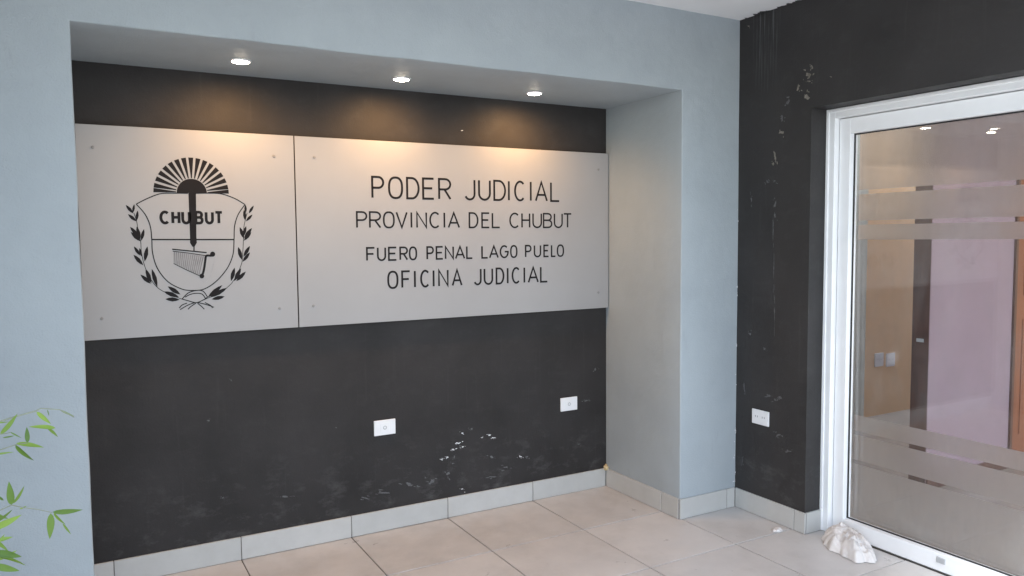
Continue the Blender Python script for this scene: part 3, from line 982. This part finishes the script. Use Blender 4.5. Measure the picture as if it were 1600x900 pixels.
leaf = boxo('door_leaf', (px1+0.03, px1+0.868, PYF+0.01, PYF+0.05, 0.005, 2.098), M['orange_wood'], od, 0.002)
for z0, z1 in ((0.2, 0.95), (1.1, 1.95)):
    boxo('door_panel', (px1+0.14, px1+0.76, PYF+0.004, PYF+0.0095, z0, z1), M['orange_wood'], leaf, 0.002)
fw = thing('partition_wall', 'plain wall, pinkish light painted in as lilac, over and beyond the orange wooden door', 'wall')
boxo('wall_face', (px1+0.001, px1+0.91, PYF, PYF+0.10, 2.151, IH+0.1), M['lilac'], fw)
boxo('wall_face', (px1+0.911, 5.2, PYF, PYF+0.10, -0.003, IH+0.1), M['lilac'], fw)
ew = thing('end_wall', 'beige end wall of the room behind the glass', 'wall')
boxo('wall_face', (5.2, 5.35, -4.6, -0.93, -0.005, IH+0.1), M['beige'], ew)

# ------------------------------------------------------------------ loose bits
def lump(name, mat, c, rad, seed, amp, freq, sub=4, flat=0.0, fold=0.0):
    bm = bmesh.new()
    bmesh.ops.create_icosphere(bm, subdivisions=sub, radius=1.0)
    for vt in bm.verts:
        d = vt.co.normalized()
        k = noise.fractal(d*freq+Vector((seed, seed*1.7, 3)), 0.9, 2.0, 5)
        r = 1+amp*k
        if fold:
            q = Vector((d.x*1.2+0.5*d.y, d.y*2.4, d.z*1.1))+Vector((seed, 0, seed))
            q += 0.35*noise.noise_vector(d*2.0)
            r += fold*(0.45-abs(noise.noise(q*1.3)))**2*2.0 + fold*0.40*(0.4-abs(noise.noise(q*3.1)))**2*2.0
        vt.co = Vector((d.x*r*rad[0], d.y*r*rad[1], d.z*r*rad[2]))
        if vt.co.z < -flat:
            vt.co.z = -flat + (vt.co.z+flat)*0.04
    zmin = min(vt.co.z for vt in bm.verts)
    for vt in bm.verts:
        vt.co.z -= zmin
    return obj(name, bm, mat, None, True, c)

bm = bmesh.new()
NR, NA = 40, 150
def rag_pt(s_, a):
    ca, sa = math.cos(a), math.sin(a)
    rr = 1.0 + 0.34*noise.noise(Vector((ca*1.5, sa*1.5, 2.6))) + 0.16*noise.noise(Vector((ca*5, sa*5, 7.0))) + 0.02*noise.noise(Vector((ca*14, sa*14, 3.0)))
    x, y = ca*s_*rr, sa*s_*rr
    hgt = (1-s_**3.0)**0.8
    top = 1 + 0.40*noise.noise(Vector((x*1.6+3, y*1.6, 5.0)))
    q = Vector((x*1.5+0.8*y, y*0.9, 1.7)) + 0.45*noise.noise_vector(Vector((x*1.4, y*1.4, 9.0)))
    fold = (0.5-abs(noise.noise(q*1.9)))**2*1.7 + (0.5-abs(noise.noise(Vector((q.y*3.4+q.x, q.x*2.2, 4.0)))))**2*1.3 + (0.5-abs(noise.noise(q*5.5+Vector((5, 1, 2)))))**2*0.55
    rad = math.sin(5*a+3*noise.noise(Vector((ca*2, sa*2, 1.0))))*0.5
    z = 0.078*hgt*top + (0.036*(fold-0.5) + 0.003*rad*s_)*(1-s_**6)
    return (0.086*x + 0.030*(1-s_), 0.160*y + 0.040*(1-s_), max(0.0012+0.002*abs(rad)*s_, z))
rows = [[bm.verts.new(rag_pt(0.0, 0.0))]]
for i in range(1, NR+1):
    rows.append([bm.verts.new(rag_pt(i/NR, 2*math.pi*k/NA)) for k in range(NA)])
for k in range(NA):
    bm.faces.new((rows[0][0], rows[1][k], rows[1][(k+1) % NA]))
for a_, b_ in zip(rows[1:], rows[2:]):
    for k in range(NA):
        bm.faces.new((a_[k], b_[k], b_[(k+1) % NA], a_[(k+1) % NA]))
bmesh.ops.recalc_face_normals(bm, faces=bm.faces)
rg = obj('rag', bm, M['rag'], None, True, (0.435, -1.345, 0.0005))
rg.rotation_euler = (0, 0, math.radians(-22))
tag(rg, 'crumpled dirty white rag lying on the tiles against the door frame corner', 'rag')
p = pix(1217, 829, 2, 0.0)
cr = lump('plaster_crumb', M['crumb'], (p.x-0.012, p.y, 0.0005), (0.030, 0.022, 0.012), 9.1, 0.5, 2.0, 3, 0.003)
tag(cr, 'small white crumb of plaster on the floor below the charcoal pier', 'debris')
fb = lump('foam_blob', M['foam'], (-0.013, -0.015, 0.100), (0.014, 0.016, 0.020), 2.5, 0.5, 2.2, 3, 0.012)
tag(fb, 'yellowed blob of filler on the skirting in the niche corner', 'filler')

# ------------------------------------------------------------------ bamboo at the left edge
PLY = -1.90
bp = thing('bamboo_plant', 'green bamboo with narrow pointed leaves reaching in at the lower left', 'plant')
def leaf_mesh(wr, curl):
    bm = bmesh.new()
    k = 9
    rows = []
    for i in range(k+1):
        t = i/k
        hw = wr*(math.sin(math.pi*min(1.0, t**0.72))**0.85) if 0 < t < 1 else 0.0015
        dz = -curl*t*t
        rows.append([bm.verts.new((t, -hw, dz+hw*0.28)), bm.verts.new((t, 0, dz)), bm.verts.new((t, hw, dz+hw*0.28))])
    for a, b in zip(rows, rows[1:]):
        for j in range(2):
            bm.faces.new((a[j], b[j], b[j+1], a[j+1]))
    me = bpy.data.meshes.new('leaf')
    bm.normal_update(); bm.to_mesh(me); bm.free()
    me.materials.append(M['leaf'])
    for p_ in me.polygons:
        p_.use_smooth = True
    return me
LM = [leaf_mesh(0.105, 0.16), leaf_mesh(0.135, 0.12), leaf_mesh(0.06, 0.22)]
def leaf_obj(parent, a, b, kind=0, roll=0.0):
    a, b = Vector(a), Vector(b)
    d = b-a
    x = d.normalized()
    toc = (CAM-a).normalized()
    z = (toc - x*toc.dot(x)).normalized()
    y = z.cross(x)
    mr = Matrix((x, y, z)).transposed().to_4x4() @ Matrix.Rotation(roll, 4, 'X')
    o = bpy.data.objects.new('leaf', LM[kind])
    COL.objects.link(o)
    o.parent = parent
    s = d.length
    o.matrix_basis = Matrix.Translation(a) @ mr @ Matrix.Scale(s, 4)
    return o
def cane(x, y, h, lean):
    bm = bmesh.new()
    k = 9
    pts, rad = [], []
    for i in range(k+1):
        t = i/k
        pts.append((x+lean[0]*t*t, y+lean[1]*t*t, -0.06+h*t)); rad.append(0.011*(1-0.72*t))
    tube(bm, pts, rad, 9)
    for i in range(1, k):
        P = Vector(pts[i])
        lathe(bm, [(rad[i]*0.9, -0.006), (rad[i]*1.22, -0.002), (rad[i]*1.22, 0.002), (rad[i]*0.9, 0.006)], 9, 'Z', P)
    return obj('cane', bm, M['cane'], bp, True), [Vector(q) for q in pts]
canes = [cane(-3.42, -1.95, 1.75, (0.05, 0.05)), cane(-3.55, -2.15, 2.05, (-0.06, -0.1)), cane(-3.50, -1.72, 1.60, (-0.03, 0.16)), cane(-3.66, -1.9, 1.9, (-0.12, 0.02)), cane(-3.47, -2.35, 1.45, (-0.02, -0.08))]
def twig(parent, pts, r=0.0016):
    bm = bmesh.new()
    tube(bm, pts, [r*(1-0.6*i/(len(pts)-1)) for i in range(len(pts))], 6)
    return obj('twig', bm, M['twig'], parent, True)
def PV(u, v_, dy=0.0):
    return pix(u, v_, 1, PLY+dy)
c0, c0p = canes[0]
twigs = [
    ([c0p[5], PV(-110, 690, .0), PV(-30, 668), PV(20, 652), PV(56, 642), PV(64, 638), PV(93, 640), PV(116, 652)], 0.0017),
    ([c0p[5], PV(-120, 730, .02), PV(-40, 712, .02), PV(0, 703, .02), PV(24, 695, .02), PV(43, 692, .02)], 0.0016),
    ([c0p[5], PV(-120, 700, -.05), PV(-30, 684, -.05), PV(16, 676, -.05)], 0.0014),
    ([c0p[4], PV(-140, 850, .05), PV(-40, 815, .05), PV(18, 789, .05), PV(36, 793, .05), PV(60, 796, .05), PV(82, 801, .05)], 0.0013),
    ([c0p[4], PV(-140, 880, -.12), PV(-60, 862, -.12), PV(-5, 850, -.12)], 0.0018),
]
for pts, r in twigs:
    twig(c0, pts, r*1.5)
VL = [((57, 643), (80, 664), 0, 0, .3), ((87, 669), (46, 664), 0, 0, .2), ((74, 669), (93, 682), 0, 0, -.5), ((74, 640), (77, 651), 2, 0, 0), ((93, 640), (116, 652), 2, 0, 0),
      ((0, 679), (29, 649), 0, -.05, .3), ((-12, 661), (13, 660), 2, -.05, 0), ((16, 675), (32, 684), 2, -.05, 0), ((4, 684), (25, 681), 2, -.05, .3), ((10, 672), (20, 664), 2, -.05, .3),
      ((43, 692), (42, 667), 1, .02, 0), ((25, 693), (69, 696), 0, .02, -.3), ((24, 695), (50, 724), 0, .02, .3), ((-10, 711), (20, 705), 2, .02, 0),
      ((18, 789), (14, 754), 1, .05, .2), ((20, 787), (41, 761), 0, .05, .7), ((30, 795), (43, 791), 1, .05, .4), ((6, 782), (-14, 770), 0, .05, .4),
      ((82, 800), (129, 799), 0, .05, .25), ((79, 802), (79, 843), 1, .05, 0), ((84, 801), (100, 822), 0, .05, .6), ((98, 818), (112, 837), 2, .05, 0),
      ((-12, 826), (33, 807), 1, -.12, .2), ((-8, 852), (9, 835), 1, -.12, .3), ((-10, 862), (35, 871), 1, -.12, .3), ((-10, 869), (44, 877), 0, -.12, -.5), ((-20, 838), (5, 822), 1, -.12, 0),
      ((-15, 800), (13, 813), 0, -.10, .4), ((-12, 882), (31, 894), 1, -.15, .3), ((-14, 842), (15, 859), 0, -.10, -.3), ((-12, 818), (21, 799), 1, -.14, .5), ((-10, 876), (26, 862), 0, -.11, .2), ((-8, 846), (20, 838), 1, -.13, -.4)]
for a, b, kd, dy, rl in VL:
    A_, B_ = PV(a[0], a[1], dy), PV(b[0], b[1], dy+random.uniform(-.012, .012))
    leaf_obj(c0, A_, B_, kd, rl*1.6 + random.uniform(-.35, .35))
random.seed(5)
for k in range(8):                            # the rest of the clump, outside the picture, made denser to shade the left
    canes.append(cane(random.uniform(-4.2, -3.45), random.uniform(-3.05, -1.8), random.uniform(1.5, 2.35), (random.uniform(-.12, .0), random.uniform(-.12, .12))))
bm = bmesh.new()
def add_leaf(bm, p, d, ln, up):
    d = d.normalized()
    sd_ = d.cross(up).normalized()
    nn_ = sd_.cross(d)
    rows = []
    for t, hw in ((0, 0.002), (0.3, 0.105), (0.6, 0.095), (1.0, 0.002)):
        c_ = p + d*(ln*t) - nn_*(0.10*ln*t*t)
        rows.append((bm.verts.new(c_-sd_*hw*ln), bm.verts.new(c_+sd_*hw*ln)))
    for a_, b_ in zip(rows, rows[1:]):
        bm.faces.new((a_[0], b_[0], b_[1], a_[1]))
for co, cp in canes:
    for nd in range(2, 10):
        for b_ in range(4):
            base = cp[nd]
            an = random.uniform(0, 2*math.pi)
            ln = random.uniform(0.12, 0.32)
            end = base + Vector((math.cos(an)*ln, math.sin(an)*ln, random.uniform(0.0, 0.14)))
            end.x = min(end.x, -3.2)
            tube(bm, [base, (base+end)/2+Vector((0, 0, 0.02)), end], [0.0016, 0.0012, 0.0007], 4)
            for q in range(9):
                s0 = base.lerp(end, random.uniform(0.35, 1.0))
                dr_ = Vector((random.uniform(-1, 0.6), random.uniform(-1, 1), random.uniform(-0.9, 0.35)))
                add_leaf(bm, s0, dr_, random.uniform(0.07, 0.11), Vector((random.uniform(-.4, .4), random.uniform(-.4, .4), 1)))
fo = obj('foliage', bm, M['leaf'], bp, True)
fo['kind'] = 'stuff'
